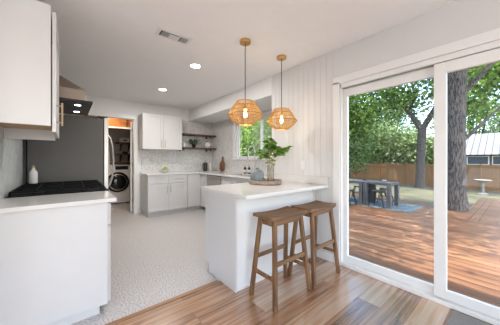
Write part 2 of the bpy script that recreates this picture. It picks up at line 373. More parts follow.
# ------------------------------------------------------------------ cabinets
def pull(b, c, length, vert, out, r=.0055):
    """bar pull with two posts; c = centre on the door face, out = outward normal"""
    c = Vector(c); out = Vector(out); ax = Vector((0,0,1)) if vert else Vector((0,0,1)).cross(out)
    e = c + out*.03
    b.tube([e-ax*length/2, e+ax*length/2], r, 8)
    for s in (-1, 1): b.tube([c+ax*s*length*.36, e+ax*s*length*.36], r*.8, 6)
    return b
def shaker(x0, x1, z0, z1, facing, at, t=.02, s=.055):
    """shaker door; facing '-Y','-X','+X': x0..x1 runs along the other horizontal axis; at = plane of the cabinet face"""
    b = B(); b.box(x0, x0+s, -t, 0, z0, z1); b.box(x1-s, x1, -t, 0, z0, z1); b.box(x0+s, x1-s, -t, 0, z1-s, z1); b.box(x0+s, x1-s, -t, 0, z0, z0+s)
    b.box(x0+s-.002, x1-s+.002, -t+.009, 0, z0+s-.002, z1-s+.002)
    if facing == '-Y': b.xf(Matrix.Translation((0, at, 0)))
    elif facing == '-X': b.xf(Matrix.Translation((at, 0, 0)) @ Matrix(((0,1,0,0),(1,0,0,0),(0,0,1,0),(0,0,0,1))))
    else: b.xf(Matrix.Translation((at, 0, 0)) @ Matrix(((0,-1,0,0),(1,0,0,0),(0,0,1,0),(0,0,0,1))))
    return b
m_toe = mat('toe kick paint', (.60,.59,.58), .5, var=.01)
# back run: two-door, two-drawer unit
YF = 4.92
cb = thing('base_cabinet', 'white shaker base cabinet with two drawers over two doors on the back wall', 'cabinet', (1.28, YF, 0))
B().box(1.27, 2.135, YF, YB-.002, .1, .884).build('body', m_cab, cb, bevel=.002)
B().box(1.29, 2.135, YF+.05, YB-.02, 0, .1).build('toe_kick', m_toe, cb)
for x0, x1 in ((1.275, 1.698), (1.703, 2.13)):
    d = shaker(x0, x1, .70, .872, '-Y', YF, s=.04).build('drawer', m_cab, cb)
    pull(B(), ((x0+x1)/2, YF-.02, .786), .17, False, (0,-1,0)).build('handle', m_brassh, d, smooth=True)
    d = shaker(x0, x1, .112, .69, '-Y', YF).build('door', m_cab, cb)
    pull(B(), (x1-.035 if x0 < 1.5 else x0+.035, YF-.02, .575), .17, True, (0,-1,0)).build('handle', m_brassh, d, smooth=True)
cc = thing('corner_cabinet', 'white corner base cabinet with one plain door next to the dishwasher', 'cabinet', (2.3, YF, 0))
B().box(2.14, XB-.002, YF, YB-.002, .1, .884).box(2.48, XB-.002, 4.585, YF, .1, .884).build('body', m_cab, cc)
B().box(2.14, 2.6, YF+.05, YB-.02, 0, .1).build('toe_kick', m_toe, cc)
d = B().box(2.145, 2.455, YF-.02, YF, .112, .872).build('door', m_cab, cc, bevel=.002)
d = B().box(2.46, 2.48, 4.59, YF-.022, .112, .872).build('door', m_cab, cc, bevel=.002)
pull(B(), (2.46, 4.66, .75), .17, True, (-1,0,0)).build('handle', m_brassh, d, smooth=True)
# dishwasher
dw = thing('dishwasher', 'stainless steel dishwasher set under the bay counter', 'dishwasher', (2.5, 4.27, 0))
B().box(2.49, XB-.02, 3.965, 4.58, .1, .88).build('body', m_black, dw)
d = B().box(2.455, 2.489, 3.97, 4.575, .11, .862).build('door', mat('dishwasher steel', (.42,.40,.385), .36, .85, var=.04), dw, bevel=.004)
B().box(2.4555, 2.488, 3.97, 4.575, .8625, .883).build('control_panel', m_bglass, dw)
pull(B(), (2.455, 4.27, .80), .52, False, (-1,0,0), r=.009).build('handle', m_steel, d, smooth=True)
B().box(2.54, 2.56, 3.97, 4.575, 0, .1).build('toe_kick', m_black, dw)
# sink base
sb = thing('sink_cabinet', 'white base cabinet under the sink between dishwasher and peninsula', 'cabinet', (2.5, 3.2, 0))
B().box(2.48, XB-.002, 2.452, 3.10, .1, .884).box(2.48, XB-.002, 3.10, 3.94, .1, .62).box(2.48, 2.52, 3.10, 3.94, .62, .884).box(2.48, XB-.002, 3.94, 3.96, .1, .884).build('body', m_cab, sb)
B().box(2.54, 2.6, 2.452, 3.96, 0, .1).build('toe_kick', m_toe, sb)
for y0, y1 in ((3.10, 3.525), (3.53, 3.955)):
    d = shaker(y0, y1, .112, .872, '-X', 2.48).build('door', m_cab, sb)
    pull(B(), (2.46, 3.49 if y0 < 3.3 else 3.565, .70), .17, True, (-1,0,0)).build('handle', m_brassh, d, smooth=True)
# peninsula cabinet
pc = thing('peninsula_cabinet', 'white panelled peninsula base under the overhanging quartz top', 'cabinet', (1.8, 1.95, 0))
B().box(1.20, 2.425, 1.675, 2.16, 0, .884).box(1.20, 2.425, 2.16, 2.23, .1, .884).build('body', mat('white painted panel', (.76,.765,.76), .45, var=.01), pc)
B().box(1.183, 1.199, 1.655, 2.16, 0, .884).box(1.183, 1.199, 2.16, 2.235, .1, .884).build('end_panel', m_cab, pc, bevel=.002)
B().box(1.20, 2.412, 1.660, 1.674, 0, .035).build('shoe_moulding', m_trim, pc, bevel=.003)
B().box(2.395, 2.412, 1.655, 1.674, .036, .884).build('corner_strip', m_trim, pc)
for x0, x1 in ((1.21, 1.61), (1.615, 2.01), (2.015, 2.42)):
    d = B().box(x0, x1, 2.231, 2.249, .112, .872).build('door', m_cab, pc, bevel=.002)
    pull(B(), (x1-.04, 2.249, .70), .17, True, (0,1,0)).build('handle', m_brassh, d, smooth=True)

# worktops
b = B(); z0, z1 = .885, .915
b.box(1.16, 2.426, 1.472, 2.3095, z0, z1); b.box(2.40, 2.4385, 2.3095, 2.46, z0, z1)
b.box(2.40, XB-.001, 2.452, 3.15, z0, z1); b.box(2.40, 2.58, 3.15, 3.9, z0, z1); b.box(2.93, XB-.001, 3.15, 3.9, z0, z1)
b.box(2.40, XB-.001, 3.9, YB-.009, z0, z1); b.box(1.255, 2.40, 4.885, YB-.009, z0, z1)
ct = solo(b, 'countertop', m_quartz, 'white quartz countertop running from the peninsula round the bay to the back wall', 'countertop', (1.8, 1.9, .885))
solo(B().box(XW-.030, XW-.0115, 1.472, 2.448, .9155, 1.012), 'side_splash', m_quartz, 'low white quartz upstand along the grooved wall at the peninsula', 'backsplash', (2.42, 1.9, .9155), bevel=.0015)
b = B(); b.box(1.255, XB-.02, YB-.028, YB-.009, .9155, .955); b.box(XB-.02, XB-.0005, 2.46, YB-.028, .9155, 1.0)
solo(b, 'backsplash', m_quartz, 'low white quartz upstand round the back and window walls', 'backsplash', (2.2, YB-.02, .9155))
# sink
sk = thing('sink', 'stainless undermount sink below the kitchen window', 'sink', (2.75, 3.52, .7))
b = B(); b.box(2.58, 2.93, 3.15, 3.9, .68, .69)
for x0,x1,y0,y1 in ((2.575,2.585,3.15,3.9),(2.925,2.935,3.15,3.9),(2.585,2.925,3.145,3.155),(2.585,2.925,3.895,3.905)): b.box(x0,x1,y0,y1,.69,.884)
b.build('basin', m_steel, sk); B().lathe((2.75,3.52,.69), [(.045,0),(.045,.004),(.02,.005)], 16).build('drain', m_steel, sk)
# faucet
fc = thing('faucet', 'tall brushed gooseneck faucet behind the sink', 'faucet', (2.99, 3.50, .915))
B().lathe((2.99,3.50,.915), [(.03,0),(.03,.01),(.018,.016),(.018,.10)], 16).build('base', m_steel, fc, smooth=True)
pts = [(2.99,3.50,1.0),(2.99,3.50,1.38)] + [(2.90+.09*math.cos(a), 3.50, 1.40+.09*math.sin(a)) for a in [PI*i/8 for i in range(9)]] + [(2.81,3.50,1.36)]
B().tube(pts, .0095, 10).build('spout', m_steel, fc, smooth=True)
B().tube([(2.81,3.50,1.36),(2.81,3.50,1.22)], [.015,.018], 12).build('spray_head', m_steel, fc, smooth=True)
B().tube([(2.99,3.48,.98),(2.99,3.40,1.0)], .007, 8).build('lever', m_steel, fc, smooth=True)

# left run
lb = thing('base_cabinet', 'white base cabinet by the range, its plain side panel towards the viewer', 'cabinet', (0, 2.35, 0))
B().box(XL+.001, .243, 2.10, 2.59, .075, .884).build('body', m_cab, lb, bevel=.002)
B().box(XL+.001, .19, 2.12, 2.59, 0, .075).build('toe_kick', m_toe, lb)
B().box(XL+.002, .243, 2.088, 2.0995, .075, .884).build('side_panel', m_cab, lb, bevel=.002)
d = shaker(2.105, 2.585, .70, .872, '+X', .243, s=.04).build('drawer', m_cab, lb)
pull(B(), (.263, 2.345, .786), .17, False, (1,0,0)).build('handle', m_brassh, d, smooth=True)
d = shaker(2.105, 2.585, .085, .69, '+X', .243).build('door', m_cab, lb)
pull(B(), (.263, 2.36, .44), .28, True, (1,0,0)).build('handle', m_brassh, d, smooth=True)
solo(B().box(XL+.001, .30, 2.062, 2.60, .885, .915), 'countertop', m_quartz, 'short white quartz countertop in the left foreground beside the range', 'countertop', (0, 2.35, .885), bevel=.002)
# range
rg = thing('gas_range', 'black gas range with cast iron grates between counter and fridge', 'stove', (0, 3.06, 0))
B().box(XL+.002, .27, 2.605, 3.50, .02, .90).build('body', m_steel, rg)
B().box(XL+.01, .31, 2.604, 3.502, .9005, .922).build('cooktop', m_iron, rg, bevel=.004)
d = B().box(.271, .305, 2.62, 3.48, .2, .78).build('oven_door', m_bglass, rg, bevel=.004)
pull(B(), (.305, 3.05, .74), .7, False, (1,0,0), r=.01).build('handle', m_steel, d, smooth=True)
B().box(.271, .30, 2.62, 3.48, .79, .895).build('control_panel', m_steel, rg, bevel=.004)
for i in range(5): B().tube([(.30, 2.75+.15*i, .845),(.33, 2.75+.15*i, .845)], .02, 14).build('knob', m_black, rg)
for k in range(3):
    y0 = 2.625 + k*.288; b = B(); y1 = y0+.28; zz = .945
    for a in (XL+.03, -.05, .275): b.box(a-.006, a+.006, y0, y1, zz, zz+.012)
    for a in (y0+.006, (y0+y1)/2, y1-.006): b.box(XL+.03, .28, a-.006, a+.006, zz, zz+.014)
    for a in (-.22, .12): b.box(a-.006, a+.006, y0, y1, zz, zz+.014)
    for px in (XL+.03, .275):
        for py in (y0+.006, y1-.006): b.box(px-.008, px+.008, py-.008, py+.008, .922, zz)
    b.build('grate', m_iron, rg)
for x, y, r in ((-.22,2.77,.045),(.12,2.77,.04),(-.05,3.05,.055),(-.22,3.34,.04),(.12,3.34,.045)):
    B().lathe((x,y,.922), [(r,0),(r,.01),(r*.75,.012),(r*.7,.02)], 20).build('burner', m_black, rg, smooth=True)
# refrigerator
fr = thing('refrigerator', 'tall dark grey refrigerator with pale steel front, seen from its side', 'refrigerator', (0, 4.0, 0))
B().box(-.372, .365, 3.60, 4.50, .02, 1.775).build('body', m_fridge, fr, bevel=.006)
B().box(-.36, .33, 3.62, 4.48, 0, .02).build('foot_rail', m_black, fr)
for y0, y1, hy in ((3.60, 4.047, 3.69), (4.053, 4.50, 4.14)):
    d = B().box(.372, .425, y0, y1, .75, 1.79).build('door', m_fdoor, fr, bevel=.006)
    B().tube([(.425, hy, .84),(.455,hy,.87),(.482,hy,.98),(.497,hy,1.2),(.482,hy,1.42),(.455,hy,1.53),(.425,hy,1.56)], .011, 8).build('handle', m_steel, d, smooth=True)
d = B().box(.372, .425, 3.60, 4.50, .06, .74).build('freezer_drawer', m_fdoor, fr, bevel=.006)
pull(B(), (.425, 4.05, .66), .7, False, (1,0,0), r=.011).build('handle', m_steel, d, smooth=True)
B().box(.30, .42, 3.62, 3.70, 1.79, 1.81).build('hinge_cover', m_black, fr)
solo(B().box(XL+.001, XL+.025, 3.53, 3.575, .0, 1.80), 'dark_gap_strip', m_black, 'black vertical strip standing in for the dark gap behind the refrigerator', 'strip', (XL+.01, 3.55, 0))  # darkness of the gap behind the fridge, modelled as a black strip
# upper left cabinet
uc = thing('wall_cabinet', 'white upper cabinet in the left foreground, side panel facing the viewer', 'cabinet', (-.25, 2.3, 1.447))
b = B(); b.box(XL+.001, -.092, 1.98, 2.0, 1.447, 2.25); b.box(XL+.001, -.092, 2.60, 2.62, 1.39, 2.25); b.box(XL+.001, -.092, 2.0, 2.60, 2.23, 2.25); b.box(XL+.001, XL+.01, 2.0, 2.60, 1.49, 2.23)
b.build('body', m_cab, uc, bevel=.0015)
B().box(XL+.002, -.093, 2.001, 2.599, 1.475, 1.488).build('underside', m_rawwood, uc)
B().box(XL+.01, -.094, 2.001, 2.018, 1.449, 1.474).build('front_rail', m_rawwood, uc)
d = shaker(1.992, 2.61, 1.41, 2.215, '+X', -.086).build('door', m_cab, uc)
pull(B(), (-.066, 2.05, 1.54), .16, True, (1,0,0), r=.006).build('handle', m_brassh, d, smooth=True)
# hood
hd = thing('range_hood', 'warm steel pyramid range hood with black underside above the range', 'range hood', (0, 3.06, 1.77))
ya, yb = 2.655, 3.42
b = B(); b.box(XL+.001, .125, ya, yb, 1.79, 1.886)
b.loft([[(XL+.001,ya,1.8865),(.125,ya,1.8865),(.125,yb,1.8865),(XL+.001,yb,1.8865)], [(XL+.001,ya+.25,2.10),(-.14,ya+.25,2.10),(-.14,yb-.25,2.10),(XL+.001,yb-.25,2.10)]])
b.build('canopy', m_steelw, hd)
B().box(XL+.001, -.14, ya+.25, yb-.25, 2.1005, HC-.001).build('chimney', m_steelw, hd)
bt = B().box(XL+.001, .182, ya-.004, yb+.004, 1.768, 1.789).build('underside_panel', m_bglass, hd, bevel=.002)
m_led = mat('cool hood led', (.9,.95,1), .5, emis=9, ecol=(.85,.93,1))
for y in (2.82, 3.22): B().lathe((.07, y, 1.7665), [(.026,0),(.026,.0012)], 18).build('lamp', m_led, hd)
# squeeze bottle
sbt = thing('oil_bottle', 'small white bottle with a tan cap behind the stove by the fridge', 'bottle', (-.30, 3.548, .0))
sbt.location = (-.30, 3.40, .96); ORG[sbt.name] = Vector((-.30, 3.40, .96))
B().lathe((-.30,3.40,.9601), [(.033,0),(.035,.01),(.035,.115),(.028,.135),(.014,.15),(.014,.165)], 20).build('bottle_body', m_white, sbt, smooth=True)
B().lathe((-.30,3.40,1.1255), [(.014,0),(.014,.016),(.006,.02),(.005,.034)], 14).build('cap', m_rawwood, sbt, smooth=True)

# back wall upper cabinet, shelves
u2 = thing('wall_cabinet', 'white two door shaker upper cabinet on the back wall', 'cabinet', (1.67, 5.35, 1.447))
B().box(1.235, 2.115, 5.20, YB-.001, 1.447, 2.232).build('body', m_cab, u2, bevel=.002)
for x0, x1, hx in ((1.238, 1.672, 1.638), (1.677, 2.112, 1.711)):
    d = shaker(x0, x1, 1.45, 2.229, '-Y', 5.20).build('door', m_cab, u2)
    pull(B(), (hx, 5.18, 1.58), .17, True, (0,-1,0)).build('handle', m_brassh, d, smooth=True)
for z, lab in ((1.835, 'upper dark walnut floating shelf in the kitchen corner, empty on top'), (1.488, 'lower dark walnut floating shelf in the kitchen corner, holding a plant and jars')):
    s = thing('floating_shelf', lab, 'shelf', (2.6, 5.39, z), 'floating shelves on the back wall')
    B().box(2.125, XB-.003, 5.27, YB-.009, z, z+.035).build('board', m_wood, s, bevel=.002)
    for x in (2.17, 2.92):
        B().box(x, x+.05, 5.275, YB-.009, z-.008, z-.0005).box(x, x+.05, YB-.017, YB-.009, z-.055, z-.008).box(x, x+.05, 5.275, 5.283, z-.045, z-.008).build('bracket', m_black, s)
def pottedplant(c):
    t = thing('potted_plant', 'small leafy plant in a dark pot on the lower corner shelf', 'plant', c)
    B().lathe(c, [(.04,0),(.055,.09),(.052,.09),(.05,.08)], 18).build('pot', m_iron, t, smooth=True)
    b = B(); rnd = random.Random(3)
    for i in range(90):
        a = rnd.uniform(0, 2*PI); l = rnd.uniform(.08, .20); e = rnd.uniform(.15, 1.2)
        p0 = Vector((c[0]+.02*math.cos(a), c[1]+.015*math.sin(a), c[2]+.08)); d = Vector((math.cos(a)*math.cos(e), .55*math.sin(a)*math.cos(e), math.sin(e)))
        p1 = p0+d*l; p2 = p1+Vector((d.x*.04, d.y*.03, -.03)); sd_ = d.cross(Vector((0,0,1))).normalized()*.014
        v = [b.bm.verts.new(q) for q in (p0, p1-sd_, p2, p1+sd_)]; b.bm.faces.new(v)
    b.build('foliage', leaf_mat('dusty green leaf', [(.05,.10,.04),(.12,.20,.09),(.20,.28,.15)]), t)
pottedplant((2.52, 5.39, 1.5235))
j = thing('lidded_jar', 'white lidded jar at the left end of the lower corner shelf', 'jar', (2.245, 5.38, 1.5235))
B().lathe((2.245,5.38,1.5235), [(.045,0),(.052,.012),(.052,.085),(.045,.095)], 20).build('jar_body', m_white, j, smooth=True)
B().lathe((2.245,5.38,1.619), [(.047,0),(.047,.012),(.012,.018),(.012,.032)], 20).build('lid', m_white, j, smooth=True)
b = B(); b.lathe((0,0,0), [(.072,-.022),(.085,-.018),(.085,.018),(.072,.022)], 28); b.xf(Matrix.Translation((2.90,5.38,1.6085)) @ Matrix.Rotation(PI/2, 4, 'X'))
v = thing('round_vase', 'flat round white vase on the right of the lower corner shelf', 'vase', (2.90,5.38,1.5235))
b.build('disc_body', m_white, v, smooth=True, bevel=.006)
B().lathe((2.90,5.38,1.692), [(.014,0),(.012,.015),(.016,.025)], 14).build('neck', m_wood, v, smooth=True)
# counter items
bw = thing('fruit_bowl', 'shallow white bowl of green apples on the back counter', 'bowl', (1.71, 5.16, .9155))
B().lathe((1.71,5.16,.9155), [(.05,0),(.055,.008),(.12,.045),(.14,.066),(.134,.066),(.11,.046),(.05,.014)], 28).build('bowl_body', m_white, bw, smooth=True)
m_apple = mat('green apple skin', (.36,.46,.06), .3, var=.2)
ap = None
for i, (x, y, z, s) in enumerate(((0,0,.055,1),(.055,.01,.068,1),(-.05,.02,.066,1),(.01,-.055,.068,1),(-.02,.055,.07,1),(.005,.0,.115,1))):
    lab = ['green apple at the bottom of the white bowl','green apple at the right side of the white bowl','green apple at the left side of the white bowl','green apple at the front of the white bowl','green apple at the rear of the white bowl','green apple on top of the pile in the white bowl'][i]
    if ap is None:
        ap = thing('apple', lab, 'fruit', (1.71+x, 5.16+y, .9155+z), 'green apples in the bowl')
        c = (1.71+x, 5.16+y, .9155+z)
        B().sphere(c, .032, 16, (1,1,.88)).build('flesh', m_apple, ap, smooth=True)
        B().tube([(c[0],c[1],c[2]+.028),(c[0]+.004,c[1],c[2]+.045)], .002, 5).build('stem', m_wood, ap)
    else: dup(ap, (1.71+x, 5.16+y, .9155+z), i*1.1, lab)
fp = thing('french_press', 'black and glass coffee press on the corner counter', 'coffee press', (2.80, 5.30, .9155))
c = (2.80,5.30,.9155)
B().lathe(c, [(.048,0),(.048,.19)], 20, False).build('glass_beaker', mat('coffee dark glass', (.05,.045,.045), .1), fp, smooth=True)
b = B(); b.lathe(c, [(.053,0),(.053,.03)], 20); b.lathe((c[0],c[1],c[2]+.19), [(.053,0),(.053,.02),(.03,.03)], 20)
for k in range(4):
    a = PI/4+k*PI/2; b.tube([(c[0]+.052*math.cos(a), c[1]+.052*math.sin(a), c[2]), (c[0]+.052*math.cos(a), c[1]+.052*math.sin(a), c[2]+.2)], .005, 6)
b.build('frame', m_black, fp, smooth=True)
B().tube([(c[0]-.05,c[1]-.02,c[2]+.18),(c[0]-.10,c[1]-.03,c[2]+.17),(c[0]-.105,c[1]-.03,c[2]+.06),(c[0]-.05,c[1]-.02,c[2]+.04)], .008, 8).build('handle', m_black, fp, smooth=True)
B().tube([(c[0],c[1],c[2]+.21),(c[0],c[1],c[2]+.26)], .004, 6).sphere((c[0],c[1],c[2]+.265), .012, 10).build('plunger', m_black, fp, smooth=True)
cn = thing('canister', 'slim white canister between the coffee press and the window wall', 'canister', (2.955, 5.31, .9155))
B().lathe((2.955,5.31,.9155), [(.03,0),(.03,.20)], 18).build('canister_body', m_white, cn, smooth=True)
B().lathe((2.955,5.31,1.116), [(.031,0),(.031,.02)], 18).build('lid', m_white, cn, smooth=True)
t = thing('spice_cellar', 'small clear glass jar on the counter by the cutting board', 'jar', (3.04, 5.18, .9155))
B().lathe((3.04,5.18,.9155), [(.03,0),(.032,.05),(.026,.06)], 16).build('jar_body', mat('smoky glass', (.35,.32,.30), .2), t, smooth=True)
B().lathe((3.04,5.18,.976), [(.027,0),(.027,.012)], 16).build('lid', m_steel, t, smooth=True)
# cutting board leaning on the window wall
b = B(); pr = []
for i in range(13):
    a = PI + PI*i/12
    pr.append((.085*math.cos(a), .06+.055*math.sin(a)))
prof = pr + [(.088,.17),(.07,.225),(.032,.262),(.022,.30),(.026,.335),(.018,.362),(0,.37),(-.018,.362),(-.026,.335),(-.022,.30),(-.032,.262),(-.07,.225),(-.088,.17)]
b.prism([(p[0], p[1]) for p in prof], -.009, .009, 'X')
b.xf(Matrix.Translation((3.072, 4.92, .919)) @ Matrix.Rotation(math.radians(4.5), 4, 'Y') @ Matrix.Diagonal((1, 1.3, 1, 1)))
cbd = solo(b, 'cutting_board', m_board, 'brown paddle cutting board leaning on the wall left of the window', 'cutting board', (3.075, 4.92, .9155), bevel=.004)
B().tube([(3.082,4.92,1.262),(3.084,4.92,1.262)], .009, 10).build('hanging_hole', m_black, cbd)
# soap bottles
for i, (x, y, lab) in enumerate(((2.95, 3.78, 'black soap bottle with white label, left of the pair by the faucet'), (2.99, 3.69, 'black soap bottle with white label, right of the pair by the faucet'))):
    s = thing('soap_bottle', lab, 'bottle', (x, y, .9155), 'soap bottles at the sink')
    B().lathe((x,y,.9155), [(.028,0),(.03,.006),(.03,.12),(.012,.14),(.012,.155)], 18).build('bottle_body', m_black, s, smooth=True)
    B().tube([(x,y,1.07),(x,y,1.10),(x-.035,y,1.10)], .005, 6).build('pump', m_black, s)
    B().lathe((x,y,.94), [(.0308,0),(.0308,.06)], 18, False).build('paper_label', m_plastic, s)
def outlet(name, lab, c, n, w=.075, h=.115, two=True):
    o = thing(name, lab, 'outlet', c)
    ax = 'X' if abs(n[0]) > .5 else 'Y'; s = n[0] if ax == 'X' else n[1]
    def bx(hw, z0, z1, t0, t1):
        if ax == 'Y': return (c[0]-hw, c[0]+hw, min(c[1]+s*t0, c[1]+s*t1), max(c[1]+s*t0, c[1]+s*t1), c[2]+z0, c[2]+z1)
        return (min(c[0]+s*t0, c[0]+s*t1), max(c[0]+s*t0, c[0]+s*t1), c[1]-hw, c[1]+hw, c[2]+z0, c[2]+z1)
    B().box(*bx(w/2, -h/2, h/2, .0005, .006)).build('cover_plate', m_plastic, o, bevel=.002)
    for z in (-.028, .028): B().box(*bx(.016, z-.016, z+.016, .0065, .009)).build('socket', m_plastic, o, bevel=.002)
outlet('wall_outlet', 'white outlet plate on the backsplash above the fruit bowl end', (1.385, YB-.008, 1.165), (0,-1,0), w=.12)
outlet('wall_outlet', 'white outlet plate on the grooved wall above the peninsula', (XW-.006, 1.85, 1.145), (-1,0,0))

# ------------------------------------------------------------------ laundry
wm = thing('washing_machine', 'white front loading washer with dark round door in the laundry room', 'washing machine', (.93, 7.35, 0))
wx0, wx1, wy = .66, 1.34, 6.98
B().box(wx0, wx1, wy, 7.7, .03, 1.075).build('body', mat('washer enamel', (.72,.70,.68), .3, var=.01), wm, bevel=.012)
for x in (wx0+.06, wx1-.06):
    for y in (wy+.06, 7.64): B().lathe((x,y,0), [(.02,0),(.02,.03)], 10).build('foot', m_black, wm)
def ring(c, prof, n=36):
    b = B(); b.lathe((0,0,0), prof, n); b.xf(Matrix.Translation(c) @ Matrix.Rotation(PI/2, 4, 'X')); return b
cx_, cz_ = 1.04, .60
dd = ring((cx_, wy-.001, cz_), [(.275,0),(.275,.03),(.25,.045)]).build('door_ring', mat('washer dark chrome', (.035,.03,.028), .25, .6), wm, smooth=True)
ring((cx_, wy-.047, cz_), [(.225,0),(.225,.004),(.20,.012),(.198,.0)]).build('chrome_rim', mat('pale chrome', (.62,.56,.5), .25, .9), dd, smooth=True)
ring((cx_, wy-.052, cz_), [(.19,0),(.17,.02),(.10,.035),(.02,.04)]).build('door_glass', m_bglass, dd, smooth=True)
B().box(wx0+.32, wx1-.05, wy-.008, wy-.0005, .94, 1.04).build('display', m_bglass, wm, bevel=.002)
ring((wx0+.24, wy-.001, .99), [(.04,0),(.038,.03)]).build('dial', mat('dial metal', (.6,.55,.48), .3, .9), wm, smooth=True)
B().box(wx0+.03, wx0+.17, wy-.006, wy-.0005, 0.94, 1.04).build('detergent_drawer', m_plastic, wm, bevel=.002)
solo(B().box(.45, 1.4, 6.95, 7.745, 1.095, 1.135).box(.46, .49, 6.97, 7.73, 0, 1.0945).box(1.36, 1.39, 6.97, 7.73, 0, 1.0945), 'laundry_counter', m_wood, 'dark wooden counter built over the washer', 'counter', (.9, 7.3, 0))
for z, lab in ((1.69, 'upper dark shelf in the laundry holding a white box'), (1.36, 'lower dark shelf in the laundry above the washer')):
    s = thing('laundry_shelf', lab, 'shelf', (1.3, 7.6, z), 'laundry shelves')
    B().box(1.07, 1.845, 7.38, 7.745, z, z+.03).build('board', m_wood, s)
    for x in (1.2, 1.42): B().prism([(7.40, z-.001), (7.744, z-.001), (7.744, z-.22)], x, x+.02, 'X').build('bracket', m_wood, s)
st = thing('storage_box', 'small white storage box with a dark label on the laundry shelf', 'box', (1.32, 7.5, 1.7205))
B().box(1.17, 1.40, 7.42, 7.6, 1.7205, 1.84).build('box_body', m_plastic, st, bevel=.006)
B().box(1.24, 1.35, 7.416, 7.4195, 1.77, 1.80).build('label_holder', m_black, st)
B().box(1.165, 1.405, 7.415, 7.605, 1.8405, 1.855).build('lid', m_plastic, st, bevel=.004)
bk = thing('small_basket', 'small dark basket on the lower laundry shelf', 'basket', (1.32, 7.5, 1.3905))
B().loft([[(1.25,7.44,1.3905),(1.36,7.44,1.3905),(1.36,7.54,1.3905),(1.25,7.54,1.3905)],[(1.24,7.43,1.44),(1.37,7.43,1.44),(1.37,7.55,1.44),(1.24,7.55,1.44)]]).build('basket_body', m_iron, bk)
B().tube([(1.24,7.49,1.44),(1.27,7.49,1.47),(1.34,7.49,1.47),(1.37,7.49,1.44)], .004, 6).build('handle', m_iron, bk)
lc = thing('overhead_bin', 'orange plywood storage loft above the laundry entry with a white rail', 'storage', (.8, 6.3, 1.97))
B().box(.52, 1.60, 6.3, 6.32, 2.03, 2.49).box(.52, 1.60, 6.32, 6.9, 2.03, 2.05).build('plywood_box', m_ply, lc)
B().box(.50, 1.60, 6.275, 6.299, 1.985, 2.025).build('front_rail', m_trim, lc, bevel=.002)
B().box(1.12, 1.15, 6.285, 6.299, 2.03, 2.49).build('batten', m_wood, lc)
# lamp added to brighten the laundry, no fitting known there
ll = thing('added_laundry_lamp', 'small round lamp added to light the laundry room', 'lamp', (.6, 5.98, 2.49))
B().lathe((.6,5.98,2.47), [(.09,0),(.10,.029)], 20).build('diffuser', mat('warm added lamp', (1,.9,.75), .5, emis=4, ecol=(1,.82,.62)), ll)
light('added_laundry_light', 'POINT', (.6, 5.98, 2.38), 20, (1,.84,.68), size=.08)

# ------------------------------------------------------------------ ceiling fittings
m_lens = mat('bright downlight lens', (1,.97,.92), .5, emis=14, ecol=(1,.95,.88))
first = None
DL = [(1.35,2.84,'recessed downlight nearer the camera, right of the air vent'), (1.34,4.18,'recessed downlight nearer the back cabinets')]
DL += [(x, y, 'added downlight, unseen behind the camera') for x, y in ((-2.6,-2.6),(-.6,-2.6),(1.2,-2.6),(-2.6,-.6),(-.6,-.6),(.4,1.05))]  # extra lamps out of view, added to brighten the room
for i, (x, y, lab) in enumerate(DL):
    if i > 1 and (x, y) == (.4, 1.05): continue
    if first is None:
        first = thing('downlight', lab, 'ceiling light', (x, y, HC), 'recessed downlights')
        B().lathe((x,y,HC-.006), [(.078,.0055),(.078,0),(.064,-.002),(.062,.0055)], 28).build('trim_ring', m_trim, first, smooth=True)
        B().lathe((x,y,HC-.007), [(.061,.006),(.061,0)], 28).build('lens', m_lens, first)
    else:
        dup(first, (x, y, HC), 0, lab, 'recessed downlights' if i < 2 else 'added downlights behind the camera')
    l = light('downlight_beam', 'AREA', (x, y, HC-.012), 19 if i < 2 else 3, (1,.965,.93), (0,0,0), .12)
# air vent
vt = thing('air_vent', 'white rectangular ceiling air vent with dark louvre slots', 'vent', (.855, 2.31, HC))
B().box(.68, 1.03, 2.225, 2.395, HC-.006, HC-.0005).build('face_plate', m_trim, vt, bevel=.002)
B().box(.715, .995, 2.262, 2.358, HC-.0075, HC-.0062).build('duct_opening', mat('dark duct', (.05,.048,.045), .8), vt)
b = B()
for x in [.722+.0175*i for i in range(5)] + [.918+.0175*i for i in range(5)]: b.box(x+.0100, x+.0150, 2.262, 2.358, HC-.013, HC-.0078)
for y in [2.266+.0135*i for i in range(7)]: b.box(.808, .902, y+.006, y+.0125, HC-.013, HC-.0078)
b.box(.800, .808, 2.262, 2.358, HC-.013, HC-.0078).box(.902, .910, 2.262, 2.358, HC-.013, HC-.0078)
b.build('louvres', m_trim, vt)

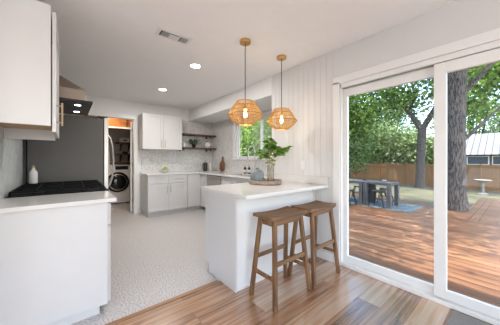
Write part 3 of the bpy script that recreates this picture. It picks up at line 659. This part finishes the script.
# pendants
def pendant(x, y, lab):
    t = thing('pendant_lamp', lab, 'pendant lamp', (x, y, HC), 'rattan pendants over the peninsula')
    B().lathe((x,y,HC-.03), [(.058,0),(.06,.004),(.06,.0295)], 28).build('canopy', m_brass, t, smooth=True)
    B().tube([(x,y,HC-.03),(x,y,1.80)], .0045, 8).build('cord', m_black, t)
    B().lathe((x,y,1.765), [(.012,0),(.02,.006),(.02,.055),(.008,.075)], 16).build('socket', m_brass, t, smooth=True)
    B().lathe((x,y,1.655), [(.003,.02),(.015,.03),(.021,.048),(.020,.062),(.011,.085),(.010,.11)], 18).build('bulb', mat('glowing filament bulb', (1,.8,.5), .3, emis=12, ecol=(1,.74,.42)), t, smooth=True)
    prof = [(.094,1.848),(.134,1.795),(.187,1.706),(.160,1.66),(.082,1.602)]
    b = B(); rnd = random.Random(int(x*100)); N = 140
    for i in range(N):
        a = 2*PI*i/N + rnd.uniform(-.012,.012); tw = rnd.uniform(-.05,.05)
        b.tube([(x+r*math.cos(a+tw*k), y+r*math.sin(a+tw*k), z) for k, (r, z) in enumerate(prof)], .0019, 4)
    sh = b.build('shade', m_rattan, t)
    for r, z, q in ((.094,1.848,.005),(.134,1.795,.004),(.187,1.706,.0045),(.172,1.681,.0025),(.162,1.748,.0025),(.082,1.602,.006)):
        bb = B(); n = 40; rings = []
        for i in range(n+1):
            a = 2*PI*i/n; rings.append((x+r*math.cos(a), y+r*math.sin(a), z))
        bb.tube(rings, q, 6, False).build('hoop', mat('rattan hoop', (.50,.25,.07), .6, var=.15), sh, smooth=True)
    b = B()
    for k in range(3):
        a = 2*PI*k/3; b.tube([(x,y,1.835),(x+.094*math.cos(a), y+.094*math.sin(a), 1.848)], .002, 5)
    b.build('spider', m_brass, sh)
    light('pendant_bulb_light', 'POINT', (x, y, 1.70), 5.5, (1,.82,.62), size=.03)
pendant(1.485, 1.90, 'rattan pendant lamp hanging left, nearer the camera')
pendant(2.07, 1.908, 'rattan pendant lamp hanging right, nearer the grooved wall')

# ------------------------------------------------------------------ peninsula dressing
zc = .9155
ty = thing('round_tray', 'round whitewashed wooden tray on the peninsula', 'tray', (1.93, 2.06, zc))
B().lathe((1.93,2.06,zc), [(.19,0),(.205,.008),(.21,.04),(.198,.042),(.192,.014),(.0001,.0135)], 40, True).build('tray_body', m_tray, ty, smooth=True)
B().tube([(1.93+.2005*math.cos(2*PI*i/40), 2.06+.2005*math.sin(2*PI*i/40), zc+.042) for i in range(41)], .008, 6, False).build('rim', m_tray, ty, smooth=True)
m_glaze = mat('blue grey glaze', (.25,.285,.285), .35, scale=6, stretch=(6,6,1), col2=(.13,.155,.16))
vs = thing('ceramic_vase', 'squat ribbed blue grey ceramic vase on the round tray', 'vase', (1.84, 2.11, zc+.015))
b = B(); rings = []; n = 64; vc = (1.84, 2.11, zc+.0145)
for r, z in ((.066,0),(.080,.012),(.086,.05),(.087,.10),(.080,.138),(.062,.155),(.030,.163),(.020,.168),(.019,.178),(.023,.184)):
    rings.append([(vc[0]+r*(1+(.02*math.cos(16*2*PI*i/n) if r > .05 else 0))*math.cos(2*PI*i/n), vc[1]+r*(1+(.02*math.cos(16*2*PI*i/n) if r > .05 else 0))*math.sin(2*PI*i/n), vc[2]+z) for i in range(n)])
b.loft(rings).build('vase_body', m_glaze, vs, smooth=True)
B().lathe((vc[0],vc[1],vc[2]+.1845), [(.019,0),(.014,.0012)], 16).build('opening', m_black, vs)
bv = thing('branch_vase', 'clear glass vase holding leafy green branches on the tray', 'plant', (2.00, 2.03, zc+.015))
gc = (2.00, 2.03, zc+.0145)
B().lathe(gc, [(.040,0),(.045,.01),(.045,.20),(.05,.22),(.047,.22),(.042,.20),(.042,.012),(.0001,.011)], 24, False).build('glass', m_cglass, bv, smooth=True)
B().lathe((gc[0],gc[1],gc[2]+.012), [(.038,0),(.038,.05)], 18).build('water', glass_mat('water', (.95,.97,.955), .3), bv)
rnd = random.Random(11)
m_green = leaf_mat('fresh green leaf', [(.06,.15,.02),(.14,.28,.04),(.24,.40,.07),(.34,.50,.13)], .3)
RX = Vector((math.cos(math.radians(39.25)), -math.sin(math.radians(39.25)), 0))
stems = [(-.09,.02,.41),(-.03,-.03,.50),(.0,.03,.56),(.07,.0,.46),(.15,.04,.39),(-.13,-.02,.37),(.17,-.05,.44),(.10,.03,.50)]
bs_ = B(); lf = B()
def leaf(b, p, d, L, wd):
    d = d.normalized(); s = d.cross(Vector((rnd.uniform(-.5,.5), rnd.uniform(-.5,.5), 1))).normalized(); n = s.cross(d)
    mid = [p+d*L*q - n*abs(q-.0)*.0 + n*(.18*L*math.sin(q*PI)) - Vector((0,0,1))*L*.25*q*q for q in (0,.25,.6,1)]
    wds = (0.0015, wd*.85, wd, .001)
    va = [b.bm.verts.new(m_ - s*w_ - n*w_*.3) for m_, w_ in zip(mid, wds)]; vb = [b.bm.verts.new(m_ + s*w_ - n*w_*.3) for m_, w_ in zip(mid, wds)]; vm = [b.bm.verts.new(m_) for m_ in mid]
    for i in range(3): b.bm.faces.new((va[i], vm[i], vm[i+1], va[i+1])); b.bm.faces.new((vm[i], vb[i], vb[i+1], vm[i+1]))
for ox, oy, hz in stems:
    base = Vector((gc[0]+rnd.uniform(-.02,.02), gc[1]+rnd.uniform(-.02,.02), gc[2]+.02)); top = Vector(gc) + RX*ox + Vector((0, oy, hz))
    mid = base.lerp(top, .5) + Vector((0,0,.04)) - RX*ox*.25
    pts = [base.lerp(mid, q) for q in (0,.5)] + [mid, mid.lerp(top,.5), top]
    bs_.tube(pts, [.0055,.005,.004,.003,.002], 6)
    for q in range(15):
        f = rnd.uniform(.45, 1.0); p = mid.lerp(top, f) if f > .5 else mid
        a = rnd.uniform(0, 2*PI); dd_ = Vector((math.cos(a), math.sin(a), rnd.uniform(-.2,.7)))
        leaf(lf, p, dd_, rnd.uniform(.075,.125), rnd.uniform(.027,.042))
bs_.build('stems', mat('twig bark', (.46,.38,.26), .7), bv, smooth=True); lf.build('leaves', m_green, bv, smooth=True)
b = B()
for i in range(26):
    a = -1.9 + i*.115; r = .163 + .014*math.sin(i*.9)
    b.sphere((1.93+r*math.cos(a), 2.06+r*math.sin(a), zc+.0285), .011, 8)
solo(b, 'bead_garland', mat('tan wooden beads', (.42,.27,.14), .6, var=.2), 'string of tan wooden beads lying on the round tray', 'beads', (1.93, 2.06, zc+.017), smooth=True)

# ------------------------------------------------------------------ bar stools
def stool(c, lab):
    t = thing('bar_stool', lab, 'stool', c, 'bar stools at the peninsula'); x, y, _ = c
    H = .745; b = B(); n = 14; rings = []
    for i in range(n+1):
        u = -1+2*i/n; xx = u*.232; zt = H - .012 + .014*u*u; e = .1305 - .006*abs(u)**4
        q = [(-e,-.034+(.0 if abs(u)<.9 else .006)),(-e,.0),(-e*.6,-.004),(0,-.006),(e*.6,-.004),(e,.0),(e,-.034+(.0 if abs(u)<.9 else .006))]
        rings.append([(x+xx, y+a, zt+z_) for a, z_ in q])
    b.loft(rings).build('seat', m_stool_s, t, bevel=.004)
    for sx in (-1,1):
        for sy in (-1,1):
            b = B().beam((x+sx*.228, y+sy*.150, 0), (x+sx*.172, y+sy*.088, .700), .036, .036, w1=.036, d1=.036)
            b.build('leg', m_stool, t, bevel=.007, segs=3)
    def at(sx, sy, z): k = z/.70; return (x+sx*(.228-.056*k), y+sy*(.150-.062*k), z)
    for sx in (-1,1): B().beam(at(sx,-1,.23), at(sx,1,.23), .022, .03, Vector((0,0,1))).build('stretcher', m_stool_s, t, bevel=.003)
    for sy in (-1,1): B().beam(at(-1,sy,.35), at(1,sy,.35), .022, .034, Vector((0,0,1))).build('stretcher', m_stool_s, t, bevel=.003)
    for sx in (-1,1): B().beam(at(sx,-1,.676), at(sx,1,.676), .02, .044, Vector((0,0,1))).build('apron', m_stool_s, t)
    for sy in (-1,1): B().beam(at(-1,sy,.68), at(1,sy,.68), .02, .036, Vector((0,0,1))).build('apron', m_stool_s, t)
    return t
s1 = stool((1.51, 1.40, 0), 'brown saddle seat wooden bar stool, left one nearer the peninsula end')
dup(s1, (2.02, 1.395, 0), .02, 'brown saddle seat wooden bar stool, right one nearer the glass door')
# door mat
solo(B().box(1.75, 2.40, -.55, .345, .0005, .012), 'door_mat', mat('grey woven mat', (.30,.285,.26), .95, scale=180, col2=(.12,.125,.125), bump=.4, bscale=300), 'grey speckled mat on the floor in front of the sliding door', 'mat', (2.08, -.1, .0005), bevel=.003)

# ------------------------------------------------------------------ outdoors
ZD = -.15
m_grass = mat('dry mottled grass', (.125,.11,.062), .95, scale=.9, col2=(.026,.036,.013), bump=.6, bscale=40)
b = B(); n = 30; rings = []
def gz(x): return -.42 - .045*max(0, x-8)
v = [[b.bm.verts.new((x, y, gz(x)+.03*math.sin(x*1.3+y*.7))) for y in [-22+2.4*j for j in range(26)]] for x in [2.7+1.6*i for i in range(36)]]
for i in range(35):
    for j in range(25): b.bm.faces.new((v[i][j], v[i+1][j], v[i+1][j+1], v[i][j+1]))
for f in bmesh.ops.extrude_face_region(b.bm, geom=b.bm.faces[:])['geom']:
    if isinstance(f, bmesh.types.BMVert): f.co.z -= .4
struct(b.build('lawn', m_grass, smooth=True))
b = B(); wdt = .145
x = XW+.16
while x < 11.2:
    ye = 4.9 if x < 8.5 else .93; ys = 2
    if x > 8.5: pass
    if x < 6.85: b.box(x, x+wdt-.006, -4, 4.9, ZD-.03, ZD)
    elif x < 7.9: b.box(x, x+wdt-.006, .751, 4.9, ZD-.03, ZD); b.box(x, x+wdt-.006, -4, .60, ZD-.03, ZD)
    elif x < 8.7: b.box(x, x+wdt-.006, 1.62, 4.9, ZD-.03, ZD); b.box(x, x+wdt-.006, -4, .60, ZD-.03, ZD)
    else: b.box(x, x+wdt-.006, -4, .60, ZD-.03, ZD)
    x += wdt
b.box(6.9, 11.15, .606, .745, ZD-.03, ZD+.001); b.box(7.92, 11.15, .751, .89, ZD-.03, ZD)
struct(b.build('deck', m_deck))
b = B(); b.box(8.7, 8.74, 1.62, 4.9, -.5, ZD-.001); b.box(7.9, 8.7, 1.60, 1.62, -.5, ZD-.001); b.box(7.9, 7.94, .9, 1.6, -.5, ZD-.001); b.box(7.94, 11.15, .895, .93, -.5, ZD-.001); b.box(11.15, 11.19, -4, .93, -.55, ZD-.001)
struct(b.build('deck', m_deck))
struct(B().box(XW+.141, XW+.3, -4, 2.45, -.5, -.02).build('wall_foundation', m_concrete))
# rug
solo(B().box(6.75, 8.05, 1.80, 4.7, ZD+.0005, ZD+.012), 'outdoor_rug', mat('pale blue woven rug', (.15,.20,.235), .9, scale=14, col2=(.06,.10,.13)), 'pale blue outdoor rug under the deck table', 'rug', (7.4, 3.3, ZD))
ZR = ZD+.0125
def otable(x0, x1, y0, y1, lab):
    t = thing('outdoor_table', lab, 'table', ((x0+x1)/2, (y0+y1)/2, ZR))
    B().box(x0, x1, y0, y1, .50, .56).build('tabletop', m_concrete, t, bevel=.004)
    for a in (x0+.055, x1-.055):
        for c_ in (y0+.055, y1-.055): B().box(a-.05, a+.05, c_-.05, c_+.05, ZR, .499).build('leg', m_concrete, t, bevel=.003)
otable(6.80, 7.50, 2.26, 3.0, 'dark grey concrete outdoor table on the deck, right hand one')
otable(6.80, 7.50, 3.02, 4.5, 'dark grey concrete outdoor table on the deck, longer left hand one')
pl = solo(B().lathe((7.15,3.1,.5605), [(.04,0),(.06,.05),(.055,.05),(.03,.01)], 16), 'outdoor_bowl', m_concrete, 'small grey bowl on the outdoor table', 'bowl', (7.15,3.1,.5605), smooth=True)
def ostool(c, lab):
    t = thing('metal_stool', lab, 'stool', c, 'metal stools round the deck table'); x, y, z = c
    B().box(x-.15, x+.15, y-.15, y+.15, z+.44, z+.46).build('seat', mat('grey metal seat', (.16,.16,.155), .5, .3), t, bevel=.02)
    B().box(x-.145, x+.145, y-.145, y+.145, z+.41, z+.4395).build('skirt', m_black, t)
    for sx in (-1,1):
        for sy in (-1,1): B().beam((x+sx*.20, y+sy*.20, z+.006), (x+sx*.12, y+sy*.12, z+.41), .035, .02, w1=.06).build('leg', m_black, t)
    B().beam((x-.16,y-.16,z+.2),(x+.16,y+.16,z+.2), .012, .012).beam((x-.16,y+.16,z+.2),(x+.16,y-.16,z+.2), .012, .012).build('cross_brace', m_black, t)
    return t
q = ostool((6.98, 2.63, ZR), 'black metal stool with grey seat tucked under the deck table, rightmost one')
for i, (x, y, lab) in enumerate(((6.54,3.36,'black metal stool with grey seat in front of the table, second from the right'),(6.62,3.82,'black metal stool with grey seat in front of the table, at the door frame edge'),(7.75,2.72,'black metal stool with grey seat beyond the deck table, right one'),(7.75,3.55,'black metal stool with grey seat beyond the deck table, left one'))):
    dup(q, (x, y, ZR), .1*i, lab)
# fence
XF = 24.7; gzf = gz(XF)
fe = thing('wooden_fence', 'tall brown wooden privacy fence along the back of the lawn', 'fence', (XF, 5, gzf))
m_fence = mat('weathered cedar', (.34,.17,.062), .8, scale=2, stretch=(1,8,.6), col2=(.20,.095,.034), bump=.2)
ztop = .80
for k in range(16):
    y0 = -10+2.4*k; b = B(); y = y0
    while y < y0+2.39: b.box(XF, XF+.02, y, y+.135, gzf-.1, ztop-.01*((int(y*7))%2)); y += .142
    b.build('fence_panel', m_fence, fe)
    B().box(XF-.10, XF-.002, y0-.05, y0+.05, gzf-.1, ztop+.06).build('post', m_fence, fe)
    for z in (gzf+.35, ztop-.25): B().box(XF-.045, XF-.002, y0+.051, y0+2.349, z, z+.09).build('rail', m_fence, fe)
# neighbour building
nb = thing('neighbour_house', 'neighbouring house with white standing seam metal roof behind the fence', 'building', (29, 0, gz(29)))
B().box(28, 34, -8, 3.3, gz(28)-.2, 1.6).build('wall', mat('tan siding', (.19,.10,.05), .8, var=.1), nb)
b = B().prism([(27.3, 1.62), (31, 3.7), (34.8, 1.62)], -8.6, 3.6, 'Y')
rf = b.build('roof', mat('white metal roof', (.17,.185,.20), .6, .1, var=.03), nb)
b = B()
for k in range(30):
    y = -8.5+.42*k; b.beam((27.3,y,1.65),(31,y,3.73), .03, .05, Vector((0,1,0)))
b.build('standing_seams', mat('roof seam', (.05,.06,.07), .6, .1), rf)
B().lathe((29.6,1.1,2.85), [(.1,0),(.1,.35)], 12).build('flue', m_black, rf)
for y0 in (-1.6, .2, 1.75):
    wf = B().box(27.95, 27.999, y0, y0+1.4, .75, 1.5).build('window', m_trim, nb)
    B().box(27.93, 27.949, y0+.07, y0+1.33, .8, 1.45).build('pane', mat('dark house glass', (.06,.08,.10), .1), wf)
# bird bath
bb_ = thing('bird_bath', 'pale stone bird bath standing on the lawn before the fence', 'bird bath', (19.5, 1.5, gz(19.5)))
B().lathe((19.5,1.5,gz(19.5)), [(.22,0),(.22,.08),(.08,.14),(.07,.75)], 18).build('pedestal', mat('pale stone', (.25,.235,.21), .8), bb_, smooth=True)
B().lathe((19.5,1.5,gz(19.5)+.7505), [(.08,0),(.38,.10),(.40,.16),(.36,.16),(.1,.06)], 24).build('basin', mat('pale stone', (.25,.235,.21), .8), bb_, smooth=True)
tp = thing('garden_pot', 'white ceramic pot by the fence left of the far oak', 'pot', (23.6, 8.4, gz(23.6)))
B().lathe((23.6,8.4,gz(23.6)), [(.14,0),(.2,.35),(.21,.36),(.18,.36)], 18).build('pot_body', m_white, tp, smooth=True)
B().lathe((23.6,8.4,gz(23.6)+.3), [(.17,0),(.12,.03)], 14).build('soil', m_bark, tp)

# ---- trees
LM = [leaf_mat('oak leaf bright', [(.03,.08,.012),(.085,.18,.025),(.17,.29,.04),(.30,.42,.09)], .5),
      leaf_mat('leaf mid green', [(.025,.06,.014),(.06,.125,.03),(.12,.21,.055),(.22,.32,.11)], .45),
      leaf_mat('leaf pale green', [(.06,.11,.035),(.11,.18,.06),(.19,.28,.09),(.30,.39,.17)], .5)]
def foliage(name, parent, blobs, n, size, m, seed, flat=1.0):
    rg_ = np.random.default_rng(seed)
    bl = np.array(blobs, float); vol = (bl[:,3]*bl[:,4]*bl[:,5])**.7; vol /= vol.sum()
    idx = rg_.choice(len(bl), n, p=vol)
    d = rg_.normal(size=(n,3)); d /= np.linalg.norm(d, axis=1)[:,None]
    rad = rg_.uniform(.35, 1, n)**.5
    # sub-clumping: pull leaves towards random twig centres
    P = bl[idx,:3] + d*rad[:,None]*bl[idx,3:6]
    nc = max(8, n//45); cen = P[rg_.choice(n, nc)]; pick = rg_.integers(0, nc, n)
    P = cen[pick] + rg_.normal(size=(n,3))*size*1.9
    a = rg_.normal(size=(n,3)); a /= np.linalg.norm(a, axis=1)[:,None]
    b_ = np.cross(a, rg_.normal(size=(n,3))); b_ /= np.linalg.norm(b_, axis=1)[:,None]
    s = size*rg_.uniform(.6, 1.3, n)[:,None]
    V = np.stack([P-a*s*.5, P-b_*s*.3, P+a*s*.5, P+b_*s*.3], 1).reshape(-1,3) - np.array(ORG[parent.name])
    me = bpy.data.meshes.new(name); me.vertices.add(4*n); me.vertices.foreach_set('co', V.ravel())
    me.loops.add(4*n); me.loops.foreach_set('vertex_index', np.arange(4*n)); me.polygons.add(n)
    me.polygons.foreach_set('loop_start', np.arange(0,4*n,4)); me.polygons.foreach_set('loop_total', np.full(n,4))
    me.update(); me.validate(); me.materials.append(m)
    o = bpy.data.objects.new(name, me); COL.objects.link(o); o.parent = parent; ORG[o.name] = ORG[parent.name]; return o
def tree(name, lab, base, limbs, blobs, n, size, m, seed, group=None):
    t = thing(name, lab, 'tree', base, group)
    b = B(); b.tube(limbs[0][0], limbs[0][1], 14); b.build('trunk', m_bark, t, smooth=True)
    for pts, rs in limbs[1:]: B().tube(pts, rs, 9).build('branch', m_bark, t, smooth=True)
    foliage('foliage', t, blobs, n, size, m, seed); return t
# large oak by the deck
tx, ty_ = 8.30, 1.20
tree('oak_tree', 'large oak tree with a thick furrowed trunk beside the deck', (tx, ty_, gz(8)),
  [([(tx,ty_,gz(8)-.1),(tx,ty_,-.2),(tx,ty_+.01,.3),(tx+.02,ty_+.02,1.4),(tx+.02,ty_,2.6),(tx,ty_-.02,3.6),(tx-.1,ty_-.1,4.8),(tx-.2,ty_,6.5)], [.42,.34,.28,.265,.255,.27,.22,.13]),
   ([(tx,ty_-.1,2.9),(tx+.4,ty_-.8,3.9),(tx+1.2,ty_-1.6,5.2)], [.07,.05,.03]),
   ([(tx,ty_-.2,1.75),(tx+.3,ty_-.5,2.15),(tx+.9,ty_-.9,2.75),(tx+2.0,ty_-1.4,3.5)], [.05,.04,.03,.015]),
   ([(tx-.1,ty_,4.2),(tx-1.2,ty_+.8,5.2),(tx-3,ty_+1.5,6.0)], [.2,.14,.06]),
   ([(tx-.1,ty_,4.4),(tx-1.0,ty_-1.4,5.4),(tx-2.4,ty_-3,6.2)], [.2,.14,.06]),
   ([(9.3,-1.4,5.0),(9.1,-.6,3.95),(8.9,.0,3.55),(9.0,.45,4.3)], [.2,.17,.15,.06])],
  [(5.4,2.4,6.5,2.1,2.2,1.1),(5.5,-1.2,6.5,2.1,2.0,1.1),(2.4,3.6,6.6,1.6,1.75,.9),(3.2,4.4,6.4,1.4,1.5,.9),(6.8,.6,6.7,1.8,2.0,1.2),(tx+1,ty_-.5,6.9,2.4,2.6,1.4),(tx,ty_+3.0,7,2.4,2.2,1.2),(tx+2.6,ty_+.4,4.6,1.3,1.0,.8)], 30000, .17, LM[0], 5)  # unseen crown clumps over deck and roof, placed to shade the deck
# spreading oak on the lawn
ox, oy = 21.8, 5.15
tree('oak_tree', 'forked oak tree standing on the lawn in front of the fence', (ox, oy, gz(22)),
  [([(ox,oy,gz(22)-.1),(ox,oy,gz(22)+.35),(ox,oy-.05,1.6),(ox,oy-.15,3.7)], [.46,.33,.30,.29]),
   ([(ox,oy-.1,3.6),(ox,oy+.9,5.4),(ox,oy+1.7,6.7),(ox-.5,oy+3.0,7.2)], [.22,.18,.13,.07]),
   ([(ox,oy-.15,3.6),(ox,oy-1.1,5.4),(ox+.1,oy-1.5,6.8),(ox-.3,oy-1.3,9.0)], [.22,.19,.15,.09]),
   ([(ox,oy+.7,5.0),(ox-.3,oy+.3,6.5),(ox-.6,oy+.6,8.6)], [.13,.10,.06]),
   ([(ox-.3,oy+2.5,7.1),(ox-1.0,oy+4.6,7.1),(ox-1.6,oy+7,6.5)], [.08,.06,.03]),
   ([(ox,oy-1.1,5.4),(ox+.3,oy-3.0,6.3),(ox+.2,oy-5.0,6.9)], [.11,.08,.04])],
  [(ox-1,oy+4.3,7.0,2.6,3.0,1.9),(ox-1.5,oy+7.8,6.5,2.8,3.0,2.1),(ox,oy-2.8,8.4,3.0,3.0,2.0),(ox-.5,oy+.8,9.8,3.4,3.2,1.5),(ox,oy-5.8,7.0,2.5,2.6,1.7),(ox+.4,oy+1.5,6.2,1.9,1.5,1.0),(ox-.6,oy+5.6,4.4,1.9,1.9,1.2),(ox+.5,oy-2.1,5.1,1.3,1.2,.8)], 26000, .31, LM[0], 8)
# shrubs and trees near and beyond the fence
def multi(name, lab, base, h, spread, n, size, m, seed, stems=4, blobz=.62, rx=1, group=None):
    rn = random.Random(seed); x, y, z = base; L_ = []
    for k in range(stems):
        a = 2*PI*k/stems + rn.uniform(-.4,.4); s_ = spread*rn.uniform(.3,.6)
        L_.append(([(x+.04*math.cos(a),y+.04*math.sin(a),z-.05),(x+s_*.35*math.cos(a),y+s_*.35*math.sin(a),z+h*.35),(x+s_*math.cos(a),y+s_*math.sin(a),z+h*.75)], [.07*h/4,.05*h/4,.02*h/4]))
    bl = [(x+rn.uniform(-.5,.5)*spread, y+rn.uniform(-.6,.6)*spread, z+h*rn.uniform(.45,.85), spread*.55*rx, spread*.55, h*.22) for _ in range(6)] + [(x,y,z+h*blobz,spread*.8*rx,spread*.9,h*.33)]
    tree(name, lab, base, L_, bl, n, size, m, seed, group)
G = 'trees beyond the fence'
multi('crepe_myrtle', 'multi stemmed small tree at the left of the lawn before the fence', (20.5, 10.4, gz(20.5)), 4.6, 2.3, 5000, .18, LM[1], 21, 7, .66)
for k, (x, y, h, sp, mi, lab) in enumerate((
    (30, 16.0, 9.5, 4.0, 1, 'dark leafy tree beyond the fence, far left in the door view'),
    (28.5, 11.0, 6.5, 2.9, 2, 'pale green tree beyond the fence, left of the lawn oak trunk'),
    (29.5, 7.4, 6.0, 2.2, 2, 'pale tree beyond the fence, directly behind the lawn oak'),
    (40, 14, 15, 5.5, 1, 'tall tree rising far behind the pale fence line trees'),
    (41, 4.0, 13, 5, 0, 'tall bright green tree behind the metal roof'),
    (42, -7, 14, 5.5, 0, 'broad bright green tree behind the metal roof, right of view'),
    (30, 18, 10, 5, 1, 'dense tree beyond the fence, outside the left door frame'),
    (16, 14.5, 7.5, 3.6, 1, 'green tree left of the lawn, close to the door frame'))):
    multi('garden_tree', lab, (x, y, gz(x)), h, sp, 8000, .34 if x > 20 else .24, LM[mi], 40+k, 4, .6, group=G)
LMW = leaf_mat('sunlit hedge leaf', [(.07,.15,.02),(.16,.30,.05),(.30,.46,.09),(.46,.58,.18)], .55)  # leaf colour brightened to stand in for sunlight on these trees
for k, (x, y, h, sp, mi, lab) in enumerate((
    (8.5, 8.6, 4.8, 2.0, 0, 'bushy green tree seen in the middle of the kitchen window'),
    (8.0, 10.9, 5.0, 2.1, 0, 'pale green bushy tree at the left of the kitchen window'),
    (10.5, 8.0, 6.0, 2.4, 0, 'green tree at the right of the kitchen window'),
    (13, 14, 8, 4.0, 1, 'tall green tree far behind the kitchen window bushes'))):
    multi('side_yard_tree', lab, (x, y, gz(x)), h, sp, 9000, .17, LMW, 60+k, 4, .5, group='trees outside the kitchen window')

# garden colours darkened by shared factors to offset the sky boosted for indoor light
for m in bpy.data.materials:
    if m.name in ('red brown deck stain','dry mottled grass','weathered cedar','rough grey brown bark','dark concrete grey','grey metal seat','pale stone','tan siding','white metal roof','roof seam','pale blue woven rug','oak leaf bright','leaf mid green','leaf pale green'):
        for nd in m.node_tree.nodes:
            if nd.type == 'VALTORGB':
                for el in nd.color_ramp.elements: el.color = tuple(c*(.92 if 'lea' in m.name and 'weath' not in m.name else .68) for c in el.color[:3]) + (1,)
